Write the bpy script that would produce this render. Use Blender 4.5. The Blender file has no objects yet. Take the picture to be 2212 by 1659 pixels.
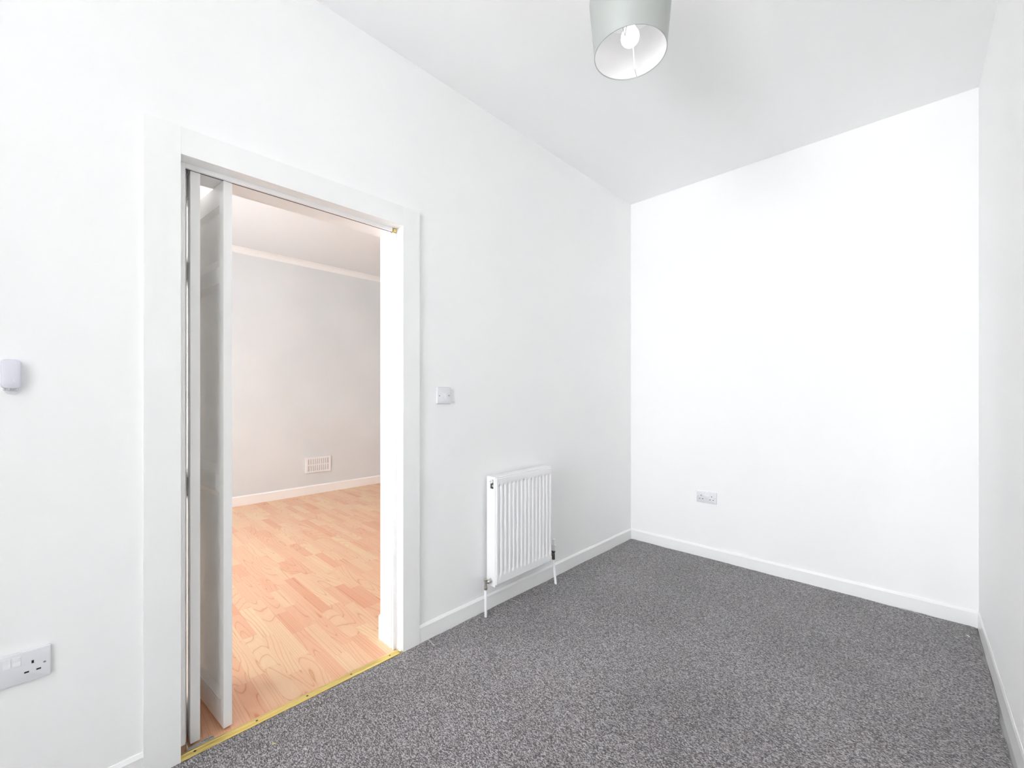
import bpy, bmesh, math, random
from mathutils import Vector, Matrix

random.seed(7)
scene = bpy.context.scene
COL = scene.collection
R = math.radians

# ------------------------------------------------------------------ camera
CAM_X, CAM_H, F_PX = 1.795, 1.23, 918.0
YAW = math.atan((1992 - 1106) / F_PX)
cam_data = bpy.data.cameras.new('camera')
cam_data.sensor_width = 36.0
cam_data.lens = F_PX / 2212 * 36.0
cam_data.shift_y = 21.5 / 2212
cam_data.clip_start = 0.02
cam = bpy.data.objects.new('camera', cam_data)
COL.objects.link(cam)
cam.location = (CAM_X, 0, CAM_H)
cam.rotation_euler = (R(90), 0, YAW)
scene.camera = cam

# ------------------------------------------------------------------ world, lights, exposure
world = bpy.data.worlds.new('overcast_sky')
scene.world = world
world.use_nodes = True
bg = world.node_tree.nodes['Background']
bg.inputs[0].default_value = (0.95, 0.97, 1.0, 1)
bg.inputs[1].default_value = 29.0
BULB_STRENGTH = 3.6
scene.view_settings.view_transform = 'Standard'
scene.view_settings.look = 'None'
scene.view_settings.gamma = 1.0
scene.view_settings.exposure = 0.04
scene.view_settings.use_curve_mapping = False
scene.cycles.max_bounces = 10
scene.cycles.diffuse_bounces = 9
scene.cycles.use_adaptive_sampling = True
scene.cycles.adaptive_threshold = 0.14
scene.cycles.adaptive_min_samples = 16
scene.cycles.use_light_tree = False
scene.cycles.glossy_bounces = 4
scene.cycles.transparent_max_bounces = 8
scene.cycles.use_denoising = True
scene.cycles.caustics_reflective = False
scene.cycles.caustics_refractive = False

# room dimensions (metres); left wall face is x = 0, camera at y = 0
XR, YB, ZC = 2.010, 3.325, 2.85          # right wall at the far corner, back wall, ceiling
XRO, SKEW = 2.30, 0.0155                 # outer extent; the right wall runs slightly out of square
YF = -3.3                                # front wall (behind the camera), carries the window
BAFFLE = 0.43                               # depth of the boxes added beside the window to even its light
YF2 = -1.1                               # front wall of the next room, carries its window
X2, Y2 = -3.66, 4.4                      # next room: far wall, back wall
ZL = -0.012                              # laminate level
W1 = (0.46, 1.55, 0.40, 2.70)            # window of this room  x0,x1,z0,z1
W2 = (-2.45, -1.35, 0.90, 2.18)          # window of the next room

def portal(name, w, yf):
    d = bpy.data.lights.new(name, 'AREA')
    d.shape = 'RECTANGLE'; d.size = w[1]-w[0]; d.size_y = w[3]-w[2]; d.energy = 1
    d.cycles.is_portal = True
    o = bpy.data.objects.new(name, d); COL.objects.link(o)
    o.location = ((w[0]+w[1])/2, yf-0.13, (w[2]+w[3])/2)
    o.rotation_euler = (R(90), 0, 0)     # -Z points to +Y, into the room
    return o
portal('window_portal', W1, YF)
portal('window_portal', W2, YF2)

# ------------------------------------------------------------------ helpers
def new_mat(name, color=(0.8, 0.8, 0.8), rough=0.5, metal=0.0, spec=None):
    m = bpy.data.materials.new(name); m.use_nodes = True
    b = m.node_tree.nodes['Principled BSDF']
    b.inputs['Base Color'].default_value = (*color, 1)
    b.inputs['Roughness'].default_value = rough
    b.inputs['Metallic'].default_value = metal
    if spec is not None: b.inputs['Specular IOR Level'].default_value = spec
    return m

def nt(m):
    return m.node_tree.nodes, m.node_tree.links, m.node_tree.nodes['Principled BSDF']

def noise(m, scale, coord='Object', vec=(1, 1, 1), detail=2.0, rough=0.5):
    N, L, b = nt(m)
    tc = N.new('ShaderNodeTexCoord'); mp = N.new('ShaderNodeMapping'); no = N.new('ShaderNodeTexNoise')
    mp.inputs['Scale'].default_value = vec
    no.inputs['Scale'].default_value = scale; no.inputs['Detail'].default_value = detail
    no.inputs['Roughness'].default_value = rough
    L.new(tc.outputs[coord], mp.inputs[0]); L.new(mp.outputs[0], no.inputs['Vector'])
    return no

def bump(m, src, strength, dist=0.001):
    N, L, b = nt(m)
    bp = N.new('ShaderNodeBump'); bp.inputs['Strength'].default_value = strength
    bp.inputs['Distance'].default_value = dist
    L.new(src, bp.inputs['Height']); L.new(bp.outputs[0], b.inputs['Normal'])

def ramp(m, src, stops):
    N, L, b = nt(m)
    r = N.new('ShaderNodeValToRGB')
    e = r.color_ramp.elements
    while len(e) < len(stops): e.new(0.5)
    for k, (p, c) in enumerate(stops):
        e[k].position = p; e[k].color = (*c, 1)
    L.new(src, r.inputs[0])
    return r

def wall_mat(name, c0, c1, rough=0.62):
    m = new_mat(name, c0, rough, spec=0.3)
    N, L, b = nt(m)
    n1 = noise(m, 1.6, detail=1)
    r = ramp(m, n1.outputs['Fac'], [(0.35, c0), (0.68, c1)])
    L.new(r.outputs[0], b.inputs['Base Color'])
    return m

def gloss_mat(name, c, rough, vec):
    m = new_mat(name, c, rough, spec=0.5)
    n = noise(m, 1.0, vec=vec, detail=3)
    bump(m, n.outputs['Fac'], 0.10, 0.0007)
    return m

def bx(bm, x0, x1, y0, y1, z0, z1):
    v = [bm.verts.new(p) for p in ((x0,y0,z0),(x1,y0,z0),(x1,y1,z0),(x0,y1,z0),(x0,y0,z1),(x1,y0,z1),(x1,y1,z1),(x0,y1,z1))]
    for f in ((0,3,2,1),(4,5,6,7),(0,1,5,4),(1,2,6,5),(2,3,7,6),(3,0,4,7)):
        bm.faces.new([v[i] for i in f])
    return v

def box_bm(x0, x1, y0, y1, z0, z1, bev=0.0, seg=2):
    bm = bmesh.new(); bx(bm, min(x0,x1), max(x0,x1), min(y0,y1), max(y0,y1), min(z0,z1), max(z0,z1))
    if bev: bmesh.ops.bevel(bm, geom=bm.edges[:], offset=bev, segments=seg, affect='EDGES', profile=0.5)
    return bm

def tube(bm, pts, radii, n=16, cap=True):
    """swept round tube through pts"""
    pts = [Vector(p) for p in pts]
    if not isinstance(radii, (list, tuple)): radii = [radii]*len(pts)
    rings = []; ref = None
    for i, p in enumerate(pts):
        d = (pts[min(i+1, len(pts)-1)] - pts[max(i-1, 0)])
        if d.length < 1e-9: d = Vector((0, 0, 1))
        d.normalize()
        if ref is None: ref = d.orthogonal().normalized()
        a = (ref - d*ref.dot(d)).normalized(); ref = a; b = d.cross(a)
        rings.append([bm.verts.new(p + (a*math.cos(2*math.pi*k/n) + b*math.sin(2*math.pi*k/n))*radii[i]) for k in range(n)])
    for r0, r1 in zip(rings, rings[1:]):
        for k in range(n): bm.faces.new((r0[k], r0[(k+1)%n], r1[(k+1)%n], r1[k]))
    if cap:
        bm.faces.new(rings[0][::-1]); bm.faces.new(rings[-1])

def turned(bm, base, axis, prof, n=20):
    """lathe: prof = [(distance along axis, radius)...]; repeated distances give steps"""
    base = Vector(base); axis = Vector(axis).normalized(); a = axis.orthogonal().normalized(); b = axis.cross(a)
    rings = [[bm.verts.new(base + axis*h + (a*math.cos(2*math.pi*k/n)+b*math.sin(2*math.pi*k/n))*max(r, 1e-5)) for k in range(n)] for h, r in prof]
    for r0, r1 in zip(rings, rings[1:]):
        for k in range(n): bm.faces.new((r0[k], r0[(k+1)%n], r1[(k+1)%n], r1[k]))
    bm.faces.new(rings[0][::-1]); bm.faces.new(rings[-1])

def prism(bm, poly, axis, a0, a1):
    """extrude a 2-D polygon along an axis ('x': poly=(y,z), 'y': poly=(x,z), 'z': poly=(x,y))"""
    def P(u, v, a):
        return {'x': (a, u, v), 'y': (u, a, v), 'z': (u, v, a)}[axis]
    A = [bm.verts.new(P(u, v, a0)) for u, v in poly]; B = [bm.verts.new(P(u, v, a1)) for u, v in poly]
    n = len(poly)
    for k in range(n): bm.faces.new((A[k], A[(k+1)%n], B[(k+1)%n], B[k]))
    bm.faces.new(A[::-1]); bm.faces.new(B)

def obj(name, bm, mat, parent=None, smooth=False, loc=None):
    bmesh.ops.recalc_face_normals(bm, faces=bm.faces[:])
    me = bpy.data.meshes.new(name); bm.to_mesh(me); bm.free()
    me.materials.append(mat)
    if smooth:
        for p in me.polygons: p.use_smooth = True
        me.set_sharp_from_angle(angle=R(35))
    o = bpy.data.objects.new(name, me); COL.objects.link(o)
    if parent is not None: o.parent = parent
    if loc is not None: o.location = loc
    return o

def empty(name, loc, rz=0.0):
    o = bpy.data.objects.new(name, None); COL.objects.link(o)
    o.empty_display_size = 0.05
    o.location = loc; o.rotation_euler = (0, 0, rz)
    return o

def tag(o, label, cat, group=None, kind=None):
    o['label'] = label; o['category'] = cat
    if group: o['group'] = group
    if kind: o['kind'] = kind
    return o

def struct(o, label=None, cat=None):
    o['kind'] = 'structure'
    if label: o['label'] = label
    if cat: o['category'] = cat
    return o

# ------------------------------------------------------------------ materials
M = {}
M['wall'] = wall_mat('white_wall_paint', (0.945, 0.945, 0.937), (0.937, 0.94, 0.937))
M['ceil'] = wall_mat('white_ceiling_paint', (0.95, 0.955, 0.95), (0.945, 0.95, 0.947), 0.75)
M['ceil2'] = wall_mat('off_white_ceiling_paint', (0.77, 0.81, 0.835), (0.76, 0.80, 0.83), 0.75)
M['grey_wall'] = wall_mat('pale_grey_wall_paint', (0.70, 0.74, 0.765), (0.745, 0.785, 0.81))
M['coving'] = new_mat('white_coving_paint', (0.86, 0.88, 0.89), 0.6)
M['baffle_grey'] = new_mat('light_evening_grey', (0.77, 0.77, 0.765), 0.6)  # grey picked for unseen surfaces to even out the window light
M['gloss_y'] = gloss_mat('white_gloss_brushed_along_y', (0.925, 0.925, 0.918), 0.24, (60, 2.5, 420))
M['gloss_head'] = gloss_mat('white_gloss_head_board', (0.925, 0.925, 0.918), 0.10, (60, 2.5, 420))
M['gloss_z'] = gloss_mat('white_gloss_brushed_along_z', (0.925, 0.925, 0.918), 0.28, (300, 300, 3))
M['gloss_x'] = gloss_mat('white_gloss_brushed_along_x', (0.925, 0.925, 0.918), 0.28, (3, 60, 300))
M['door'] = gloss_mat('white_satin_door_paint', (0.93, 0.925, 0.91), 0.35, (90, 90, 6))
M['radiator'] = new_mat('white_radiator_enamel', (0.92, 0.92, 0.925), 0.3)
M['plastic'] = new_mat('white_moulded_plastic', (0.78, 0.79, 0.82), 0.32)
M['vent_back'] = new_mat('grey_vent_backing', (0.66, 0.66, 0.65), 0.6)
M['plastic2'] = new_mat('bright_white_plastic', (0.86, 0.865, 0.89), 0.3)
M['device'] = new_mat('pale_lilac_white_plastic', (0.74, 0.745, 0.82), 0.4)
M['hole'] = new_mat('dark_recess', (0.015, 0.015, 0.018), 0.7)
M['chrome'] = new_mat('brushed_nickel', (0.55, 0.52, 0.48), 0.28, 0.95)
M['dark_metal'] = new_mat('tarnished_metal', (0.16, 0.14, 0.12), 0.4, 0.8)
M['zinc'] = new_mat('zinc_plate', (0.66, 0.67, 0.68), 0.35, 0.85)
M['pipe'] = new_mat('white_painted_pipe', (0.90, 0.90, 0.91), 0.3)
M['thread'] = new_mat('pale_carpet_thread', (0.52, 0.51, 0.54), 0.8)
M['lime'] = new_mat('dry_leaf', (0.55, 0.52, 0.22), 0.8)
M['plaster'] = new_mat('white_filler', (0.88, 0.88, 0.87), 0.8)
M['subfloor'] = new_mat('grey_subfloor', (0.46, 0.46, 0.455), 0.9)
M['underlay'] = new_mat('laminate_underlay', (0.45, 0.28, 0.16), 0.8)
M['brick'] = new_mat('exterior_render', (0.55, 0.52, 0.48), 0.9)

def make_gold():
    m = new_mat('gold_threshold_bar', (0.80, 0.60, 0.17), 0.30, 0.8)
    N, L, b = nt(m)
    n = noise(m, 1.0, vec=(160, 3, 160), detail=3)
    r = ramp(m, n.outputs['Fac'], [(0.3, (0.74, 0.55, 0.16)), (0.6, (0.88, 0.71, 0.27)), (0.8, (0.92, 0.79, 0.42))])
    L.new(r.outputs[0], b.inputs['Base Color']); return m
M['gold'] = make_gold()

def make_carpet():
    m = new_mat('grey_loop_pile_carpet', (0.2, 0.2, 0.2), 1.0, spec=0.05)
    N, L, b = nt(m)
    tc = N.new('ShaderNodeTexCoord')
    mp = N.new('ShaderNodeMapping'); mp.inputs['Scale'].default_value = (0.75, 1.15, 1.0)
    L.new(tc.outputs['Object'], mp.inputs[0])
    v = N.new('ShaderNodeTexVoronoi'); v.inputs['Scale'].default_value = 300; v.inputs['Randomness'].default_value = 1
    L.new(mp.outputs[0], v.inputs['Vector'])
    n1 = N.new('ShaderNodeTexNoise'); n1.inputs['Scale'].default_value = 210; n1.inputs['Detail'].default_value = 3
    L.new(mp.outputs[0], n1.inputs['Vector'])
    mp2 = N.new('ShaderNodeMapping'); mp2.inputs['Scale'].default_value = (45, 330, 1)
    L.new(tc.outputs['Object'], mp2.inputs[0])
    n2 = N.new('ShaderNodeTexNoise'); n2.inputs['Scale'].default_value = 1; n2.inputs['Detail'].default_value = 2
    L.new(mp2.outputs[0], n2.inputs['Vector'])
    sep = N.new('ShaderNodeSeparateColor'); L.new(v.outputs['Color'], sep.inputs[0])
    a1 = N.new('ShaderNodeMath'); a1.operation = 'MULTIPLY_ADD'; a1.inputs[1].default_value = 0.52
    L.new(sep.outputs[0], a1.inputs[0])
    a2 = N.new('ShaderNodeMath'); a2.operation = 'MULTIPLY_ADD'; a2.inputs[1].default_value = 0.62; a2.inputs[2].default_value = -0.28
    L.new(n1.outputs['Fac'], a2.inputs[0])
    a3 = N.new('ShaderNodeMath'); a3.operation = 'MULTIPLY_ADD'; a3.inputs[1].default_value = 0.55
    L.new(n2.outputs['Fac'], a3.inputs[0]); L.new(a2.outputs[0], a3.inputs[2])
    L.new(a3.outputs[0], a1.inputs[2])
    r = N.new('ShaderNodeValToRGB'); e = r.color_ramp.elements
    e[0].position = 0.08; e[0].color = (0.025, 0.024, 0.028, 1)
    e[1].position = 0.95; e[1].color = (0.60, 0.575, 0.59, 1)
    q = e.new(0.48); q.color = (0.133, 0.124, 0.126, 1)
    L.new(a1.outputs[0], r.inputs[0])
    # faint large-scale wear
    n3 = N.new('ShaderNodeTexNoise'); n3.inputs['Scale'].default_value = 2.2; n3.inputs['Detail'].default_value = 3
    L.new(tc.outputs['Object'], n3.inputs['Vector'])
    mr = N.new('ShaderNodeMapRange'); mr.inputs[1].default_value = 0.3; mr.inputs[2].default_value = 0.7
    mr.inputs[3].default_value = 0.90; mr.inputs[4].default_value = 1.10
    L.new(n3.outputs['Fac'], mr.inputs[0])
    mx = N.new('ShaderNodeMix'); mx.data_type = 'RGBA'; mx.blend_type = 'MULTIPLY'; mx.inputs[0].default_value = 1
    L.new(r.outputs[0], mx.inputs[6]); L.new(mr.outputs[0], mx.inputs[7])
    L.new(mx.outputs[2], b.inputs['Base Color'])
    b.inputs['Sheen Weight'].default_value = 0.25; b.inputs['Sheen Roughness'].default_value = 0.5
    bp = N.new('ShaderNodeBump'); bp.inputs['Strength'].default_value = 0.8; bp.inputs['Distance'].default_value = 0.004
    L.new(a1.outputs[0], bp.inputs['Height']); L.new(bp.outputs[0], b.inputs['Normal'])
    return m
M['carpet'] = make_carpet()

def make_laminate():
    m = new_mat('beech_laminate', (0.8, 0.5, 0.3), 0.33, spec=0.45)
    N, L, b = nt(m)
    uv = N.new('ShaderNodeUVMap'); uv.uv_map = 'grain'
    at = N.new('ShaderNodeAttribute'); at.attribute_name = 'tone'
    # contour lines of a stretched noise give the cathedral figure
    mp = N.new('ShaderNodeMapping'); mp.inputs['Scale'].default_value = (1.7, 12.0, 1)
    L.new(uv.outputs[0], mp.inputs[0])
    n = N.new('ShaderNodeTexNoise'); n.inputs['Scale'].default_value = 1; n.inputs['Detail'].default_value = 0.0
    n.inputs['Distortion'].default_value = 0.25
    L.new(mp.outputs[0], n.inputs['Vector'])
    mu = N.new('ShaderNodeMath'); mu.operation = 'MULTIPLY'; mu.inputs[1].default_value = 9.5
    L.new(n.outputs['Fac'], mu.inputs[0])
    fr = N.new('ShaderNodeMath'); fr.operation = 'FRACT'; L.new(mu.outputs[0], fr.inputs[0])
    r = ramp(m, fr.outputs[0], [(0.0, (0.10,)*3), (0.60, (0.0,)*3), (0.86, (0.22,)*3), (0.93, (1.0,)*3), (0.97, (0.30,)*3)])
    # fine pores
    mp2 = N.new('ShaderNodeMapping'); mp2.inputs['Scale'].default_value = (14, 420, 1)
    L.new(uv.outputs[0], mp2.inputs[0])
    n2 = N.new('ShaderNodeTexNoise'); n2.inputs['Scale'].default_value = 1; n2.inputs['Detail'].default_value = 2
    L.new(mp2.outputs[0], n2.inputs['Vector'])
    base = ramp(m, at.outputs['Fac'], [(0.0, (0.78, 0.57, 0.36)), (0.35, (0.765, 0.505, 0.325)), (0.7, (0.74, 0.44, 0.28)), (1.0, (0.70, 0.37, 0.225))])
    mx = N.new('ShaderNodeMix'); mx.data_type = 'RGBA'; mx.blend_type = 'MULTIPLY'
    L.new(base.outputs[0], mx.inputs[6]); mx.inputs[7].default_value = (0.80, 0.60, 0.50, 1)
    L.new(r.outputs[0], mx.inputs[0])
    mx2 = N.new('ShaderNodeMix'); mx2.data_type = 'RGBA'; mx2.blend_type = 'MULTIPLY'
    pr = N.new('ShaderNodeMapRange'); pr.inputs[1].default_value = 0.5; pr.inputs[2].default_value = 0.75
    pr.inputs[3].default_value = 0.0; pr.inputs[4].default_value = 0.5
    L.new(n2.outputs['Fac'], pr.inputs[0]); L.new(pr.outputs[0], mx2.inputs[0])
    L.new(mx.outputs[2], mx2.inputs[6]); mx2.inputs[7].default_value = (0.88, 0.76, 0.66, 1)
    L.new(mx2.outputs[2], b.inputs['Base Color'])
    return m
M['laminate'] = make_laminate()

def make_glass():
    m = bpy.data.materials.new('window_glass'); m.use_nodes = True
    N, L = m.node_tree.nodes, m.node_tree.links
    N.remove(N['Principled BSDF'])
    t = N.new('ShaderNodeBsdfTransparent'); g = N.new('ShaderNodeBsdfGlossy'); g.inputs['Roughness'].default_value = 0.02
    mix = N.new('ShaderNodeMixShader'); mix.inputs[0].default_value = 0.06
    L.new(t.outputs[0], mix.inputs[1]); L.new(g.outputs[0], mix.inputs[2])
    L.new(mix.outputs[0], N['Material Output'].inputs[0]); return m
M['glass'] = make_glass()

def make_bulb():
    m = new_mat('lit_bulb', (1, 1, 1), 0.4)
    N, L, b = nt(m)
    b.inputs['Emission Color'].default_value = (1.0, 0.965, 0.90, 1)
    b.inputs['Emission Strength'].default_value = BULB_STRENGTH
    return m
M['bulb'] = make_bulb()

def make_shade():
    m = new_mat('silver_grey_satin_fabric', (0.50, 0.525, 0.505), 0.42, 0.45)
    n = noise(m, 1.0, vec=(900, 900, 900), detail=1)
    bump(m, n.outputs['Fac'], 0.08, 0.0005)
    return m
M['shade'] = make_shade()
M['lining'] = new_mat('white_shade_lining', (0.80, 0.80, 0.81), 0.6)

# ------------------------------------------------------------------ structure
def boxes(name, mat, lst):
    bm = bmesh.new()
    for b in lst: bx(bm, *b)
    return obj(name, bm, mat)

DY0, DY1, DZ = 0.2535, 1.0985, 2.033     # clear edges of the doorway at the architrave
struct(boxes('ceiling', M['ceil'], [(-0.10, XRO, YF-0.15, Y2+0.15, ZC, ZC+0.12)]), 'plain white ceiling above the carpeted room', 'ceiling')
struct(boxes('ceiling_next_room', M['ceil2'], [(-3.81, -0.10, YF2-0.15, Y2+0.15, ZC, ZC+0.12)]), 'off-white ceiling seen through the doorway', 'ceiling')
struct(boxes('wall_left', M['wall'], [(-0.173, 0, YF, DY0-0.02, ZL, ZC), (-0.173, 0, DY1+0.02, Y2, ZL, ZC), (-0.173, 0, DY0-0.02, DY1+0.02, DZ+0.02, ZC)]),
       'white wall with the doorway, switch and radiator', 'wall')
struct(boxes('wall_light_baffle', M['baffle_grey'], [(0, BAFFLE, YF, -0.80, ZL, ZC), (XR-BAFFLE, XR+0.063, YF, -0.80, ZL, ZC)]), 'unseen grey boxes added on both sides of the window to even its light', 'wall')  # added out of view to block and tone down window light near the camera
struct(boxes('wall_back', M['wall'], [(0, XRO, YB, YB+0.15, ZL, ZC)]), 'white end wall with the lone double socket', 'wall')
def right_wall():
    bm = bmesh.new()
    prism(bm, [(XR, YB), (XR+SKEW*(YB-YF), YF), (XRO, YF), (XRO, YB)], 'z', ZL, ZC)
    return obj('wall_right', bm, M['wall'])
struct(right_wall(), 'white wall at the right edge', 'wall')
def front_wall(name, w, xa, xb, yf, mat):
    bm = bmesh.new(); y0, y1 = yf-0.15, yf
    bx(bm, xa, w[0], y0, y1, ZL, ZC); bx(bm, w[1], xb, y0, y1, ZL, ZC)
    bx(bm, w[0], w[1], y0, y1, ZL, w[2]); bx(bm, w[0], w[1], y0, y1, w[3], ZC)
    return obj(name, bm, mat)
struct(front_wall('wall_front', W1, -0.173, XRO, YF, M['baffle_grey']), 'window wall behind the viewpoint, greyed to even the light', 'wall')  # unseen wall, given the grey to cut its bounced light
struct(front_wall('wall_next_room_window', W2, -3.81, -0.173, YF2, M['wall']), 'white window wall of the next room', 'wall')
struct(boxes('wall_next_room_far', M['grey_wall'], [(-3.81, X2, YF2, Y2+0.15, ZL, ZC)]), 'pale grey wall seen through the doorway', 'wall')
struct(boxes('wall_next_room_end', M['grey_wall'], [(X2, 0, Y2, Y2+0.15, ZL, ZC)]), 'pale grey end wall of the next room', 'wall')

def window(name, w, yf, label):
    root = empty(name, ((w[0]+w[1])/2, yf-0.08, w[2]))
    struct(root, label, 'window')
    ox, oy, oz = root.location
    x0, x1, z0, z1 = w[0]-ox, w[1]-ox, 0.0, w[3]-w[2]
    bm = bmesh.new(); t = 0.055
    for b in ((x0, x0+t, -.03, .03, z0, z1), (x1-t, x1, -.03, .03, z0, z1), (x0+t, x1-t, -.03, .03, z0, z0+t), (x0+t, x1-t, -.03, .03, z1-t, z1)): bx(bm, *b)
    obj('window_frame', bm, M['gloss_z'], root)
    obj('mullion', box_bm(-.025, .025, -.028, .028, z0+t, z1-t, .004), M['gloss_z'], root)
    for a, b in ((x0+t, -.025), (.025, x1-t)):
        obj('pane', box_bm(a, b, -.003, .003, z0+t, z1-t), M['glass'], root)
    obj('window_sill', box_bm(x0-.04, x1+.04, .031, .19, -.03, -.001, .006), M['gloss_x'], root)
window('window_1', W1, YF, 'white framed window lighting the carpeted room')
window('window_2', W2, YF2, 'white framed window lighting the next room')

# --- carpet
def carpet():
    bm = bmesh.new()
    nx, ny = 46, 150
    x0, y0, y1 = 0.006, YF, YB-0.01
    rnd = random.Random(3)
    def wob(t, s):
        return 0.0022*math.sin(t*9.1+s)+0.0016*math.sin(t*23.7+2*s)+0.0012*math.sin(t*61+3*s)
    grid = []
    for j in range(ny+1):
        y = y0+(y1-y0)*j/ny; row = []; x1 = 2.006+0.0085*(YB-y)
        for i in range(nx+1):
            x = x0+(x1-x0)*i/nx; z = 0.0012*math.sin(x*5.1+y*2.3)*math.sin(y*3.7)
            if i == 0:
                x = 0.0125 if (DY0-0.11) < y < (DY1+0.11) else 0.011
                x += wob(y, 0.4)*0.8; z -= 0.0025
                if DY0 < y < DY1: x = 0.0125 + wob(y*1.3, 1.1)*0.7
                if abs(y-0.585) < 0.03: x -= 0.006
            if i == 1: x = 0.03
            if i == nx: x = x1-0.006+wob(y, 2.2)*1.5; z -= 0.003
            if i == nx-1: x = x1-0.03
            yy = y
            if j == ny: yy = y1-0.004+wob(x, 1.7)*1.5; z -= 0.002
            if j == ny-1: yy = y1-0.025
            row.append(bm.verts.new((x, yy, z)))
        grid.append(row)
    for j in range(ny):
        for i in range(nx): bm.faces.new((grid[j][i], grid[j][i+1], grid[j+1][i+1], grid[j+1][i]))
    # skirt the edge down so that the carpet has thickness
    ext = [e for e in bm.edges if e.is_boundary]
    r = bmesh.ops.extrude_edge_only(bm, edges=ext)
    for v in r['geom']:
        if isinstance(v, bmesh.types.BMVert): v.co.z = -0.0115
    return obj('floor', bm, M['carpet'], smooth=True)
fl = struct(carpet(), 'grey loop pile carpet covering the room', 'carpet')
obj('subfloor', box_bm(-0.03, XRO, YF-0.15, YB+0.15, -0.1, -0.0122), M['subfloor'], fl)

# frayed threads standing out of the carpet edge
def fray(parent, pts, r=0.0011):
    bm = bmesh.new(); tube(bm, pts, r, 6); return obj('frayed_thread', bm, M['thread'], parent, True)
fray(fl, [(0.030, 1.819, .001), (0.060, 1.820, .007), (0.080, 1.822, .006), (0.112, 1.824, .002)], .0014)
fray(fl, [(0.083, 1.815, .003), (0.086, 1.790, .004), (0.085, 1.765, .001)])
fray(fl, [(0.022, 1.236, .002), (0.036, 1.231, .008), (0.064, 1.231, .003), (0.080, 1.233, .001)], .0018)
fray(fl, [(0.150, 1.800, .001), (0.170, 1.803, .003), (0.185, 1.810, .001)])
fray(fl, [(1.70, 3.292, .003), (1.755, 3.290, .006), (1.782, 3.275, .004), (1.79, 3.262, .002)], .0016)
fray(fl, [(1.790, 3.275, .003), (1.796, 3.257, .006), (1.800, 3.240, .002)], .0014)
fray(fl, [(1.808, 3.256, .003), (1.825, 3.262, .006), (1.842, 3.258, .002)], .0014)
def flake(name, loc, rz, a, b, mat, label, cat):
    bm = bmesh.new()
    pts = [(-a, -b*.3), (-a*.3, -b), (a*.8, -b*.6), (a, b*.2), (a*.2, b), (-a*.8, b*.7)]
    prism(bm, pts, 'z', 0, .0014)
    o = obj(name, bm, mat, None, False, loc); o.rotation_euler = (0, R(6), rz)
    return tag(o, label, cat)
flake('paint_flake', (1.963, 3.159, .0018), R(-35), .0085, .0035, M['plaster'], 'tiny white paint flake on the carpet by the far right corner', 'paint flake')
# specks of fluff
flake('dry_leaf', (0.157, 0.493, .0018), R(60), .008, .0022, M['lime'], 'tiny dry yellow leaf on the carpet near the doorway', 'leaf')

# --- laminate floor of the next room, strip by strip
lam = struct(boxes('floor_next_room', M['underlay'], [(-3.81, -0.0305, YF2-0.15, Y2+0.15, -0.1, ZL-0.004)]), 'orange beech strip laminate floor in the next room', 'floor')
fw = Vector((-math.sin(YAW), math.cos(YAW))); rt = Vector((math.cos(YAW), math.sin(YAW)))
def project(x, y, z):
    d = Vector((x-CAM_X, y)); dep = d.dot(fw)
    return 1106+F_PX*d.dot(rt)/dep, 851-F_PX*(z-CAM_H)/dep, dep
def strip_mesh(bm, x0, x1, y0, y1, seed):
    r = random.Random(seed)
    uvl = bm.loops.layers.uv.get('grain') or bm.loops.layers.uv.new('grain')
    tl = bm.faces.layers.float.get('tone') or bm.faces.layers.float.new('tone')
    c, g, z = 0.0005, 0.00012, ZL
    x0 += g; x1 -= g; y0 += g; y1 -= g
    lo = [bm.verts.new(p) for p in ((x0, y0, z-.0039), (x1, y0, z-.0039), (x1, y1, z-.0039), (x0, y1, z-.0039))]
    mi = [bm.verts.new(p) for p in ((x0, y0, z-.00018), (x1, y0, z-.00018), (x1, y1, z-.00018), (x0, y1, z-.00018))]
    hi = [bm.verts.new(p) for p in ((x0+c, y0+c, z), (x1-c, y0+c, z), (x1-c, y1-c, z), (x0+c, y1-c, z))]
    fs = [bm.faces.new(hi)]
    for A, B in ((lo, mi), (mi, hi)):
        for k in range(4): fs.append(bm.faces.new((A[k], A[(k+1)%4], B[(k+1)%4], B[k])))
    tone = min(1, max(0, r.gauss(0.42, 0.26)))
    su = 1.0 if r.random() < 0.62 else 0.10        # figured or straight grained
    sv = r.choice((1.0, 1.0, 1.35)) if su > 0.5 else r.uniform(1.8, 2.8); ou, ov = r.uniform(0, 80), r.uniform(0, 80)
    for f in fs:
        f[tl] = tone
        for lp in f.loops:
            lp[uvl].uv = ((lp.vert.co.x-x0)*su+ou, (lp.vert.co.y-y0)*sv+ov)
strips = []
SW = 0.0635; yrow = 1.046 - SW*33; row = 0
rr = random.Random(21)
while yrow < Y2:
    xe = -0.0305
    x = xe + rr.uniform(0.0, 0.25) * 0 - 0.0
    first = True
    while x > X2 + 1e-4:
        ln = rr.choice((0.27, 0.30, 0.335, 0.36, 0.40))
        if first: ln *= rr.uniform(0.3, 1.0); first = False
        xn = x - ln
        if xn < X2 + 0.08: xn = X2
        strips.append((xn, x, max(yrow, YF2), min(yrow+SW, Y2)))
        x = xn
    yrow += SW; row += 1
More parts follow.
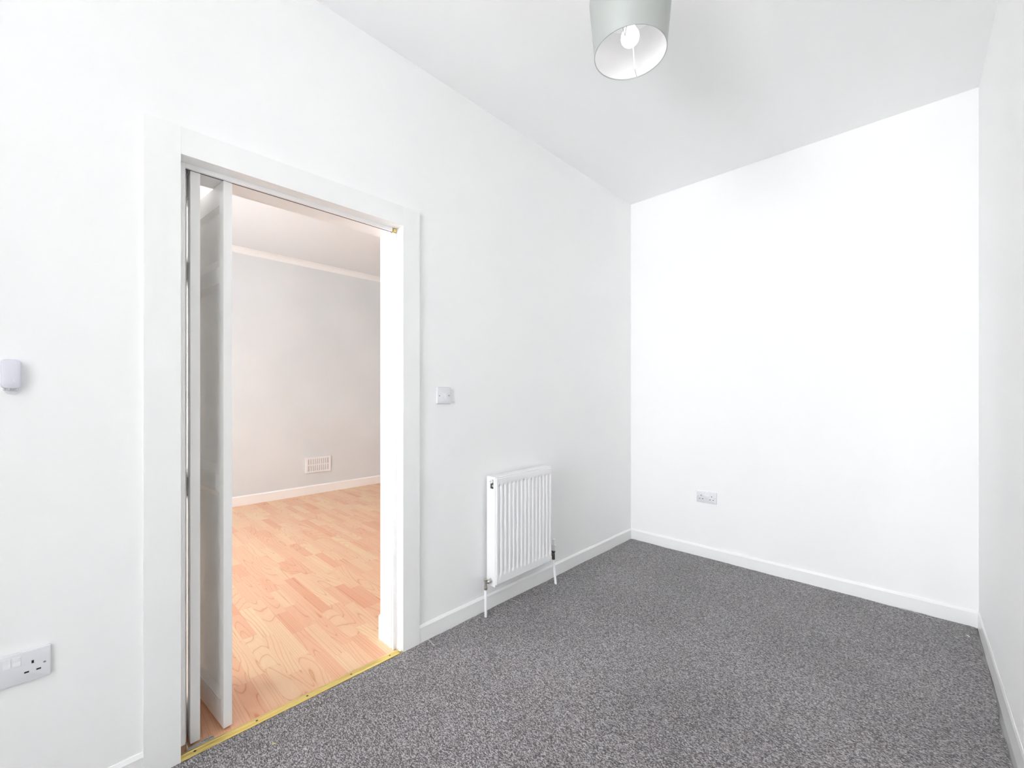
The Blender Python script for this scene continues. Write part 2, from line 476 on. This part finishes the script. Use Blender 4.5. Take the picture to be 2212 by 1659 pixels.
def vis_area(s):
    cx, cy = (s[0]+s[1])/2, (s[2]+s[3])/2
    best = 0
    for (px, py) in ((cx, cy), (s[0], cy), (s[1], cy)):
        if px > -0.17:
            ok = 0.42 < py < 1.1
        else:
            t = (CAM_X+0.06)/(CAM_X-px); ya = py*t                      # near plane: right of the folded door
            t2 = (CAM_X+0.17)/(CAM_X-px); yb = py*t2
            ok = ya > 0.40 and yb < 1.09
        if ok: best = 1
    if not best: return 0
    c = [project(a, b, ZL) for a, b in ((s[0], s[2]), (s[1], s[2]), (s[1], s[3]), (s[0], s[3]))]
    A = 0
    for k in range(4): A += c[k][0]*c[(k+1)%4][1]-c[(k+1)%4][0]*c[k][1]
    return abs(A)/2
order = sorted(range(len(strips)), key=lambda k: -vis_area(strips[k]))
n_own = 0; rest = bmesh.new()
for k in order:
    s = strips[k]
    if n_own < 300 and vis_area(s) > 0:
        bm = bmesh.new(); strip_mesh(bm, *s, k); obj('floor_strip', bm, M['laminate'], lam); n_own += 1
    else:
        strip_mesh(rest, *s, k)
ro = obj('floor_strips_beyond', rest, M['laminate'], lam); ro['kind'] = 'stuff'

# --- skirting boards
def skirt_prof(t, h, ch=0.012):
    return [(0, 0), (t, 0), (t, h-ch), (t*0.35, h), (0, h)]
def skirting(name, mat, segs, label):
    bm = bmesh.new()
    for kind, base, sgn, a0, a1, t, h, z0 in segs:
        poly = [(base+sgn*u, z0+v) for u, v in skirt_prof(t, h)]
        prism(bm, poly, kind, a0, a1)
    return struct(obj(name, bm, mat), label, 'skirting board')
skirting('baseboard_left', M['gloss_y'], [('y', 0, 1, YF, 0.1585, .010, .095, -.010), ('y', 0, 1, 1.1905, YB, .010, .093, -.010)], 'white skirting board under the radiator wall')
skirting('baseboard_back', M['gloss_x'], [('x', YB, -1, 0.010, XR-0.0005, .013, .093, -.010)], 'white skirting board along the end wall')
sr = skirting('baseboard_right', M['gloss_y'], [('y', XR, -1, -0.80, YB-0.0135, .005, .098, -.010)], 'white skirting board at the right edge')
for v in sr.data.vertices: v.co.x += SKEW*(YB-v.co.y)
skirting('baseboard_next_room_far', M['gloss_y'], [('y', X2, 1, YF2, Y2, .014, .108, ZL)], 'white skirting board under the pale grey wall')
skirting('baseboard_next_room_near', M['gloss_y'], [('y', -0.173, -1, YF2, DY0+0.012, .018, .128, ZL), ('y', -0.173, -1, DY1-0.0165, Y2, .018, .128, ZL)], 'white skirting end beside the doorway in the next room')
# coving of the next room
def coving():
    bm = bmesh.new()
    n = 6; r = 0.055
    poly = [(X2, ZC), (X2, ZC-r-.004), (X2+.006, ZC-r-.004)]
    for k in range(n+1):
        a = math.pi/2*k/n
        poly.append((X2+.006+r*(1-math.cos(a)), ZC-.004-r*(1-math.sin(a))))
    poly.append((X2+r+.006, ZC))
    prism(bm, poly, 'y', YF2, Y2)
    return obj('trim_3', bm, M['coving'])
struct(coving(), 'white coving along the top of the pale grey wall', 'coving')

# --- architrave
tr = struct(empty('trim_1', (0, (DY0+DY1)/2, 0)), 'wide flat white architrave around the doorway', 'architrave')
oy = (DY0+DY1)/2; AT = 0.013
AO0, AO1, AZ = 0.1585, 1.1905, 2.125
def arch_leg(ya, yb):
    return box_bm(0, AT, ya-oy, yb-oy, -0.008, AZ, .0007)
obj('architrave_leg', arch_leg(AO0, DY0), M['gloss_z'], tr)
obj('architrave_leg', arch_leg(DY1, AO1), M['gloss_z'], tr)
obj('architrave_head', box_bm(0, AT, DY0-oy, DY1-oy, DZ, AZ, .0007), M['gloss_head'], tr)
# --- door lining
ln = struct(empty('trim_2', (-0.08, oy, 0)), 'white door lining with stop beads inside the doorway', 'door lining')
def lining(name, mat, x0, x1, y0, y1, z0, z1, bev=.0012):
    return obj(name, box_bm(x0+.08, x1+.08, y0-oy, y1-oy, z0, z1, bev), mat, ln)
lining('jamb', M['gloss_z'], -.1725, -.0005, DY0-.02, DY0, ZL, DZ+.02)
lining('jamb', M['gloss_z'], -.1725, -.0005, DY1, DY1+.02, ZL, DZ+.02)
lining('head', M['gloss_y'], -.1725, -.0005, DY0, DY1, DZ, DZ+.02)
lining('stop_bead', M['gloss_z'], -.058, -.046, DY0, DY0+.021, 0.012, DZ)
lining('stop_bead', M['gloss_z'], -.062, -.046, DY1-.018, DY1, ZL+.002, DZ-.021)
lining('stop_bead', M['gloss_y'], -.058, -.046, DY0+.021, DY1-.021, DZ-.016, DZ)
lining('jamb_packer', M['gloss_z'], -.1725, -.092, DY0, DY0+.031, ZL, DZ)
lining('jamb_packer', M['gloss_z'], -.1725, -.071, DY1-.017, DY1, ZL, DZ)
lining('head_packer', M['gloss_y'], -.1725, -.067, DY0+.034, DY1-.017, DZ-.0135, DZ)
lining('track_slot_shade', M['hole'], -.0668, -.0582, DY0+.022, DY1-.0185, DZ-.0145, DZ, 0)  # near-black fill paints the shade of the slot behind the head stop
tb = lining('track_end_block', M['gold'], -.060, -.0425, DY1-.018, DY1-.003, DZ-.019, DZ-.002, .002)
tb['label'] = 'brass end block in the door head'

# --- bifold door
LEAF_W, LEAF_T, LZ0, LZ1 = 0.405, 0.028, -0.004, 2.0165
dr = struct(empty('door_1', (-0.06, 0.35, ZL)), 'white bifold door folded open against the doorway side', 'door')
def leaf(name, ox, oyy, ang, face_sign):
    """leaf local frame: u runs from near edge into the next room, v is thickness, w is height"""
    root_off = Vector((-0.06, 0.35, ZL))
    rails = [(LZ0, 0.088), (0.862, 0.928), (1.645, 1.707), (1.937, LZ1)]
    st = 0.042; bm = bmesh.new()
    bx(bm, 0, st, 0, LEAF_T, LZ0, LZ1); bx(bm, LEAF_W-st, LEAF_W, 0, LEAF_T, LZ0, LZ1)
    for a, b in rails: bx(bm, st, LEAF_W-st, 0.0, LEAF_T, a, b)
    mat4 = Matrix.Translation(Vector((ox, oyy, 0))-root_off) @ Matrix.Rotation(ang, 4, 'Z')
    bm.transform(mat4)
    lf = obj(name, bm, M['door'], dr)
    for (a0, a1), (b0, b1) in zip(rails, rails[1:]):
        # inset panel with sloping margins, recessed on both faces
        p = bmesh.new(); z0, z1 = a1, b0; u0, u1 = st, LEAF_W-st
        for side in (0, 1):
            vo = 0.0008 if side == 0 else LEAF_T-0.0008
            vi = 0.008 if side == 0 else LEAF_T-0.008
            O = [p.verts.new(q) for q in ((u0, vo, z0), (u1, vo, z0), (u1, vo, z1), (u0, vo, z1))]
            m = 0.022
            I = [p.verts.new(q) for q in ((u0+m, vi, z0+m*1.5), (u1-m, vi, z0+m*1.5), (u1-m, vi, z1-m), (u0+m, vi, z1-m))]
            for k in range(4): p.faces.new((O[k], O[(k+1)%4], I[(k+1)%4], I[k]))
            p.faces.new(I)
            if side == 0: O0 = O
            else:
                for k in range(4): p.faces.new((O0[k], O0[(k+1)%4], O[(k+1)%4], O[k]))
        p.transform(mat4)
        obj('inset_panel', p, M['door'], lf)
    return lf
# first leaf hangs at the jamb, second folds back beside it (u runs towards -x)
leaf('door_leaf', -0.0605, 0.2905+LEAF_T, R(180)+R(0.6), 1)
leaf('door_leaf', -0.0605, 0.3885+LEAF_T, R(180)+R(5.9), 1)
for z in (0.25, 1.0, 1.75):
    bm = bmesh.new(); tube(bm, [(-0.468+.06, 0.354-.35, z-.03-ZL), (-0.468+.06, 0.354-.35, z+.03-ZL)], .005, 10)
    obj('hinge', bm, M['zinc'], dr, True)
bm = bmesh.new()
bx(bm, 0.003, 0.026, 0.278-.35, 0.357-.35, 0.0, 0.0022)
bx(bm, 0.002, 0.026, 0.2762-.35, 0.2792-.35, 0.0, 0.024)
for k in range(5): bx(bm, 0.004, 0.012, 0.322-.35+k*.007, 0.326-.35+k*.007, 0.002, 0.0065)
bx(bm, 0.014, 0.0185, 0.30-.35, 0.355-.35, 0.002, 0.0055)
pb = obj('pivot_bracket', bm, M['zinc'], dr); pb['label'] = 'zinc floor pivot bracket'

# --- threshold bar
th = tag(empty('threshold_bar', (-0.01, oy, ZL)), 'gold metal threshold bar between carpet and laminate', 'threshold bar')
bm = bmesh.new()
prof = [(-.0300, 0.0), (-.0300, .0085), (-.0285, .0098), (-.0150, .0142), (-.0128, .0150), (-.0118, .0140), (-.0095, .0140), (-.0085, .0150), (.0030, .0150), (.0042, .0140), (.0056, .0146), (.0135, .0122), (.0135, 0.0)]
prism(bm, [(u+.01, v) for u, v in prof], 'y', DY0+.001-oy, DY1-.001-oy)
obj('bar', bm, M['gold'], th)
for y in (0.294, 0.483, 0.665, 0.850, 1.037):
    bm = bmesh.new(); turned(bm, (-.003+.01, y-oy, .0147), (0, 0, 1), [(0, .0042), (.0008, .0042), (.0013, .0030), (.0013, .0018), (.0006, .0012), (.0006, 0)], 14)
    obj('screw', bm, M['dark_metal'], th, True)

# small filler lump at the foot of the right jamb
bm = bmesh.new()
bmesh.ops.create_icosphere(bm, subdivisions=2, radius=1)
for v in bm.verts:
    n = 1+0.22*math.sin(v.co.x*5+1)*math.cos(v.co.y*4)
    v.co = Vector((v.co.x*.011*n, v.co.y*.007*n, max(v.co.z, -.2)*.0045*n+.001))
fo = obj('filler_lump', bm, M['plaster'], None, True, (0.001, DY1-.010, 0.0055))
tag(fo, 'small white filler lump at the end of the gold bar', 'filler')

# ------------------------------------------------------------------ radiator
rad = tag(empty('radiator', (0.0, 1.88, 0.0)), 'white fluted panel radiator hung on the wall beside the doorway', 'radiator')
RY0, RY1, RZ0, RZ1 = 1.6345-1.88, 2.1215-1.88, 0.168, 0.762
def sm(a, b, x):
    t = min(1, max(0, (x-a)/(b-a))); return t*t*(3-2*t)
def rad_panel(xf, sgn, depth):
    """pressed steel panel with 14 recessed flutes; sgn = +1 faces the room"""
    bm = bmesh.new(); nf = 14; pitch = (RY1-RY0-0.018)/nf
    ys = [RY0, RY0+.004]
    for k in range(nf):
        b0 = RY0+.009+k*pitch
        ys += [b0+pitch*q for q in (0.0, .12, .20, .28, .36, .46, .56, .64, .72, .80, .90)]
    ys += [RY1-.009, RY1-.004, RY1]
    zs = [RZ0, RZ0+.004, RZ0+.038, RZ0+.043, RZ0+.048, RZ0+.053, RZ0+.058, RZ0+.064, (RZ0+RZ1)/2, RZ1-.056, RZ1-.050, RZ1-.045, RZ1-.040, RZ1-.035, RZ1-.030, RZ1-.004, RZ1]
    grid = []
    for z in zs:
        row = []
        for y in ys:
            q = ((y-RY0-.009)/pitch) % 1.0 if RY0+.009 <= y < RY1-.009 else 0.0
            fy = sm(.16, .40, q)*(1-sm(.60, .84, q))
            fz = sm(RZ0+.040, RZ0+.060, z)*(1-sm(RZ1-.050, RZ1-.033, z))
            d = .0075*fy*fz
            if z in (RZ0, RZ1) or y in (RY0, RY1): d = .003
            row.append(bm.verts.new((xf-sgn*d, y, z)))
        grid.append(row)
    for j in range(len(zs)-1):
        for i in range(len(ys)-1): bm.faces.new((grid[j][i], grid[j][i+1], grid[j+1][i+1], grid[j+1][i]))
    ext = [e for e in bm.edges if e.is_boundary]
    g = bmesh.ops.extrude_edge_only(bm, edges=ext)
    back = [v for v in g['geom'] if isinstance(v, bmesh.types.BMVert)]
    for v in back: v.co.x = xf-sgn*depth
    bmesh.ops.contextual_create(bm, geom=[e for e in bm.edges if e.is_boundary])
    return bm
obj('front_panel', rad_panel(.1, 1, .013), M['radiator'], rad, True)
obj('rear_panel', rad_panel(.030, -1, -.011), M['radiator'], rad, True)
# convector fins between the panels
bm = bmesh.new()
for k in range(28):
    y = RY0+.014+k*(RY1-RY0-.028)/27
    bx(bm, .0415, .0865, y-.0004, y+.0004, RZ0+.03, RZ1-.03)
fins = obj('convector_fins', bm, M['radiator'], rad); fins['kind'] = 'stuff'
def side_cover(y0, y1, hole):
    bm = bmesh.new()
    x0, x1, z0, z1 = .0285, .0915, RZ0-.012, RZ1+.006
    if not hole:
        bx(bm, x0, x1, y0, y1, z0, z1)
    else:
        # plate with a slot for the vent plug: slot x .050-.078, z .700-.752
        hx0, hx1, hz0, hz1 = .052, .078, .701, .752
        for b in ((x0, x1, y0, y1, z0, hz0), (x0, hx0, y0, y1, hz0, hz1), (hx1, x1, y0, y1, hz0, hz1), (x0, x1, y0, y1, hz1, z1)): bx(bm, *b)
    bmesh.ops.remove_doubles(bm, verts=bm.verts[:], dist=1e-6)
    return bm
sc = obj('side_cover', side_cover(RY0-.0045, RY0-.0005, True), M['radiator'], rad)
obj('side_cover', side_cover(RY1+.0005, RY1+.0045, False), M['radiator'], rad)
obj('slot_back', box_bm(.0515, .0785, RY0-.0005+.006, RY0+.0075, .6985, .7545), M['dark_metal'], rad)
# top grille
bm = bmesh.new()
bx(bm, .0285, .035, RY0, RY1, RZ1+.001, RZ1+.006); bx(bm, .085, .0915, RY0, RY1, RZ1+.001, RZ1+.006)
for k in range(40):
    y = RY0+.006+k*(RY1-RY0-.012)/39
    bx(bm, .035, .085, y-.0028, y+.0028, RZ1+.0015, RZ1+.0055)
gr = obj('top_grille', bm, M['radiator'], rad); gr['kind'] = 'stuff'
# vent plug on the near side
bm = bmesh.new(); turned(bm, (.060, RY0+.004, .741), (0, -1, 0), [(0, .0125), (.010, .0125), (.0115, .011), (.0115, .0085), (.0165, .008), (.018, .0062), (.018, 0)], 24)
vp = obj('vent_plug', bm, M['plastic2'], rad, True)
bm = bmesh.new(); turned(bm, (.060, RY0-.0141, .741), (0, -1, 0), [(0, .0022), (.0006, .0022), (.0006, 0)], 12)
obj('vent_key', bm, M['dark_metal'], vp)
bm = bmesh.new(); turned(bm, (.068, RY0+.002, .716), (0, -1, 0), [(0, .0075), (.003, .0075), (.0035, .005), (.0035, 0)], 20)
obj('tapping', bm, M['zinc'], rad, True)
# lockshield valve and pipe, near side
vy = 1.587-1.88
bm = bmesh.new()
turned(bm, (.061, vy, .150), (0, 0, 1), [(0, .0095), (.002, .0105), (.011, .0105), (.0125, .0092), (.014, .0105), (.020, .0105), (.022, .008), (.044, .0078), (.046, .0098), (.056, .0098), (.060, .006), (.060, 0)], 20)
turned(bm, (.061, vy+.003, .187), (0, 1, 0), [(0, .0075), (.010, .0078), (.0115, .0102), (.013, .0115), (.020, .0115), (.0215, .0108), (.023, .0115), (.0285, .0115), (.030, .008), (.036, .008)], 20)
obj('lockshield_valve', bm, M['chrome'], rad, True)
bm = bmesh.new(); turned(bm, (.061, RY0-.001, .187), (0, -1, 0), [(0, .0165), (.0035, .0165), (.0055, .013), (.0055, .008)], 24)
obj('valve_collar', bm, M['plastic2'], rad, True)
bm = bmesh.new(); tube(bm, [(.063, vy, -.009), (.061, vy, .151)], .0076, 16)
obj('pipe', bm, M['pipe'], rad, True)
# thermostatic valve and pipe, far side
ty = 2.186-1.88
bm = bmesh.new()
turned(bm, (.061, ty, .150), (0, 0, 1), [(0, .0095), (.0015, .0108), (.012, .0108), (.014, .0085), (.020, .0105), (.034, .0098), (.040, .0080), (.048, .0125), (.058, .0130), (.058, 0)], 20)
turned(bm, (.061, ty, .187), (0, -1, 0), [(0, .0078), (.030, .0078), (.031, .0115), (.050, .0115), (.060, .008)], 20)
obj('thermostatic_valve', bm, M['dark_metal'], rad, True)
bm = bmesh.new()
turned(bm, (.061, ty+.004, .208), (0, 0, 1), [(0, .0135), (.003, .0150), (.036, .0150), (.038, .0125), (.042, .0125), (.044, .0118), (.072, .0105), (.074, .0085), (.074, 0)], 20)
obj('valve_head', bm, M['plastic2'], rad, True)
bm = bmesh.new(); tube(bm, [(.086, 2.180-1.88, -.009), (.074, 2.183-1.88, .07), (.062, 2.186-1.88, .152)], .0078, 16)
obj('pipe', bm, M['pipe'], rad, True)
# wall brackets
for y in (RY0+.08, RY1-.08):
    obj('wall_bracket', box_bm(.0005, .029, y-.012, y+.012, .26, .66, .001), M['zinc'], rad)

# ------------------------------------------------------------------ electrical accessories (local frame: u right, v up, n out of wall)
def rounded_plate(w, h, t, r=0.006, ch=0.0035):
    bm = bmesh.new()
    def ringpts(inset, z):
        pts = []; ww, hh = w/2-inset, h/2-inset; rr_ = max(r-inset*.5, .001)
        for cx, cy, a0 in ((ww-rr_, hh-rr_, 0), (-ww+rr_, hh-rr_, 90), (-ww+rr_, -hh+rr_, 180), (ww-rr_, -hh+rr_, 270)):
            for k in range(5):
                a = R(a0+90*k/4); pts.append((cx+rr_*math.cos(a), cy+rr_*math.sin(a), z))
        return [bm.verts.new(p) for p in pts]
    rings = [ringpts(.0006, 0), ringpts(0, .0012), ringpts(0, t-ch), ringpts(ch*.35, t-ch*.3), ringpts(ch, t)]
    for a, b in zip(rings, rings[1:]):
        for k in range(len(a)): bm.faces.new((a[k], a[(k+1) % len(a)], b[(k+1) % len(a)], b[k]))
    bm.faces.new(rings[0][::-1]); bm.faces.new(rings[-1])
    return bm
def on_left_wall(o, y, z):  # u -> +y, v -> +z, n -> +x
    o.matrix_world = Matrix.Translation((0.0004, y, z)) @ Matrix(((0, 0, 1, 0), (1, 0, 0, 0), (0, 1, 0, 0), (0, 0, 0, 1)))
def on_back_wall(o, x, z):  # u -> +x, v -> +z, n -> -y
    o.matrix_world = Matrix.Translation((x, YB-.0004, z)) @ Matrix(((1, 0, 0, 0), (0, 0, -1, 0), (0, 1, 0, 0), (0, 0, 0, 1)))
def screw_head(parent, u, v, t, mat=None, r=.0030):
    bm = bmesh.new(); turned(bm, (u, v, t-.0004), (0, 0, 1), [(0, r), (.0006, r), (.0009, r*.7), (.0009, 0)], 14)
    s = obj('screw', bm, mat or M['zinc'], parent, True)
    obj('screw_slot', box_bm(u-r*.75, u+r*.75, v-.0004, v+.0004, t+.0004, t+.0008), M['hole'], s)
def double_socket(name, T=0.0095):
    root = empty(name, (0, 0, 0))
    obj('face_plate', rounded_plate(.146, .087, T, .005), M['plastic'], root, True)
    for s in (-1, 1):
        c = s*.038
        bm = bmesh.new(); bx(bm, c-.0022, c+.0022, .0055, .0135, T-.0008, T+.0003)
        obj('earth_slot', bm, M['hole'], root)
        for q in (-1, 1):
            bm = bmesh.new(); bx(bm, c+q*.0112-.0045, c+q*.0112+.0045, -.0170, -.0128, T-.0008, T+.0003)
            obj('pin_slot', bm, M['hole'], root)
        # rocker switch with a recessed rim
        u = s*.0088
        obj('rocker_rim', box_bm(u-.0078, u+.0078, .0090, .0340, T-.001, T+.0002), M['plastic'], root)
        p = bmesh.new()
        prism(p, [(.0098, T), (.0332, T), (.0332, T+.0022), (.0215, T+.0010), (.0098, T+.0026)], 'x', u-.0071, u+.0071)
        obj('rocker', p, M['plastic2'], root)
        screw_head(root, s*.0605, .0, T, r=.0031)
    return root
s1 = double_socket('wall_socket'); on_left_wall(s1, -0.1135, .474)
tag(s1, 'white double socket low at the left edge of the photo', 'socket', 'double wall sockets')
s2 = double_socket('wall_socket'); on_back_wall(s2, .627, .4525)
tag(s2, 'white double socket low on the end wall', 'socket', 'double wall sockets')

sw = empty('light_switch', (0, 0, 0)); T = .0095
obj('face_plate', rounded_plate(.088, .088, T, .006), M['plastic'], sw, True)
obj('rocker_rim', box_bm(-.0095, .0125, -.0145, .0145, T-.001, T+.0002), M['plastic'], sw)
p = bmesh.new(); prism(p, [(-.0130, T), (.0130, T), (.0130, T+.0012), (0, T+.0022), (-.0130, T+.0058)], 'x', -.0085, .0110)
obj('rocker', p, M['plastic2'], sw)
for s in (-1, 1): screw_head(sw, s*.031, -.001, T, M['dark_metal'], .0027)
on_left_wall(sw, 1.3435, 1.2215)
tag(sw, 'white single light switch between doorway and radiator', 'switch')

dv = empty('wall_sensor', (0, 0, 0))
obj('body', rounded_plate(.037, .080, .021, .010, .006), M['device'], dv, True)
bm = bmesh.new(); turned(bm, (.0085, -.0165, .0196), (.35, .1, 1), [(0, .0072), (.0014, .0068), (.0016, .0052), (.0009, .0045), (.0009, 0)], 20)
obj('button', bm, M['plastic'], dv, True)
bm = bmesh.new(); turned(bm, (0, -.040, .0005), (0, 0, 1), [(0, .015), (.004, .015), (.006, .012), (.006, 0)], 28)
obj('back_disc', bm, M['plastic2'], dv, True)
for k in range(4):
    bm = bmesh.new(); u = -.0115+k*.0077
    turned(bm, (u, -.0395, .014), (0, -1, 0), [(0, .0022), (.0030, .0022), (.0038, .0030), (.0050, .0028), (.0056, .0014)], 10)
    obj('stud', bm, M['zinc'], dv, True)
on_left_wall(dv, -.1145, 1.284)
tag(dv, 'small rounded white box on the wall above the left socket', 'wall box')

# ------------------------------------------------------------------ air vent on the far wall (plane x = X2)
vt = tag(empty('air_vent', (X2, 2.147, 0.348)), 'white slotted air vent low on the pale grey wall', 'vent')
VW, VH, VT = .152, .094, .016
bm = bmesh.new(); b_ = .028
for q in ((0.0003, VT, -VW, -VW+b_*.9, -VH, VH), (0.0003, VT, VW-b_*.9, VW, -VH, VH), (0.0003, VT, -VW+b_*.9, VW-b_*.9, -VH, -VH+b_*.7), (0.0003, VT, -VW+b_*.9, VW-b_*.9, VH-b_*.7, VH)): bx(bm, *q)
obj('frame', bm, M['plastic2'], vt)
obj('backing', box_bm(.0003, .0035, -VW+.02, VW-.02, -VH+.015, VH-.015), M['vent_back'], vt)
obj('cross_bar', box_bm(.004, VT-.001, -VW+b_*.9, VW-b_*.9, -.007, .007), M['plastic2'], vt)
slat_me = None
iw = VW-b_*.9; pit = 2*iw/10.0
for rowz in (-1, 1):
    z0, z1 = (.007, VH-b_*.7) if rowz > 0 else (-VH+b_*.7, -.007)
    for k in range(9):
        y = -iw+(k+1)*pit
        sl = obj('slat', box_bm(.004, VT-.002, y-pit*.29, y+pit*.29, z0, z1), M['plastic2'], vt)

# ------------------------------------------------------------------ pendant lamp
LX, LY = 1.0, 1.467
lamp = tag(empty('pendant_lamp', (LX, LY, ZC)), 'silver grey drum lamp shade with a lit bulb under the ceiling', 'lamp')
def zl(z): return z-ZC
SZ0, SZ1, SR0, SR1, ST = 2.516, 2.722, .1325, .1515, .0022
def ringwall(bm, prof, n=72):
    rings = [[bm.verts.new((r*math.cos(2*math.pi*k/n), r*math.sin(2*math.pi*k/n), z)) for k in range(n)] for r, z in prof]
    for a, b in zip(rings, rings[1:]+rings[:1]):
        for k in range(n): bm.faces.new((a[k], a[(k+1) % n], b[(k+1) % n], b[k]))
bm = bmesh.new(); ringwall(bm, [(SR0, zl(SZ0)), (SR1, zl(SZ1)), (SR1-ST*.5, zl(SZ1)), (SR0-ST*.5, zl(SZ0))])
shade = obj('lamp_shade', bm, M['shade'], lamp, True)
bm = bmesh.new(); ringwall(bm, [(SR0-ST*.55, zl(SZ0)+.0004), (SR1-ST*.55, zl(SZ1)-.0004), (SR1-ST, zl(SZ1)-.0004), (SR0-ST, zl(SZ0)+.0004)])
obj('shade_lining', bm, M['lining'], shade, True)
bm = bmesh.new(); ringwall(bm, [(SR0+.0006, zl(SZ0)-.0012), (SR0+.0010, zl(SZ0)+.006), (SR0-.0004, zl(SZ0)+.006), (SR0-ST-.0002, zl(SZ0)+.001), (SR0-ST-.0002, zl(SZ0)-.0012)])
rim = obj('bottom_rim', bm, M['shade'], shade, True)
BZ = 2.580
bm = bmesh.new()
turned(bm, (0, 0, zl(BZ-.034)), (0, 0, 1), [(0, .003), (.002, .012), (.006, .0195), (.012, .0262), (.020, .0315), (.030, .0340), (.040, .0332), (.050, .0290), (.060, .0230), (.072, .0180), (.080, .0165)], 18)
obj('bulb', bm, M['bulb'], lamp, True)
bm = bmesh.new(); turned(bm, (0, 0, zl(BZ+.046)), (0, 0, 1), [(0, .0175), (.004, .0205), (.012, .0225), (.014, .0200), (.060, .0190), (.064, .0120), (.070, .0060)], 24)
obj('bulb_holder', bm, M['plastic2'], lamp, True)
bm = bmesh.new(); tube(bm, [(0, 0, zl(BZ+.11)), (0, 0, zl(ZC-.03))], .0035, 10); obj('flex', bm, M['plastic2'], lamp, True)
bm = bmesh.new(); turned(bm, (0, 0, zl(ZC-.0005)), (0, 0, -1), [(0, .045), (.008, .045), (.014, .040), (.028, .022), (.034, .008)], 32); obj('ceiling_rose', bm, M['plastic2'], lamp, True)
for ang in (107, -73):
    c, s = math.cos(R(ang)), math.sin(R(ang)); r0 = SR0-ST
    bm = bmesh.new(); tube(bm, [(r0*c, r0*s, zl(SZ0)+.002), (r0*.68*c, r0*.68*s, zl(SZ0)+.004)], .0014, 8)
    arm = obj('shade_arm', bm, M['chrome'], lamp, True)
    bm = bmesh.new(); tube(bm, [(r0*.69*c, r0*.69*s, zl(SZ0)+.003), (r0*.44*c, r0*.44*s, zl(2.584)), (.021*c, .021*s, zl(BZ+.056))], .0027, 8)
    obj('arm_sleeve', bm, M['plastic2'], arm, True)
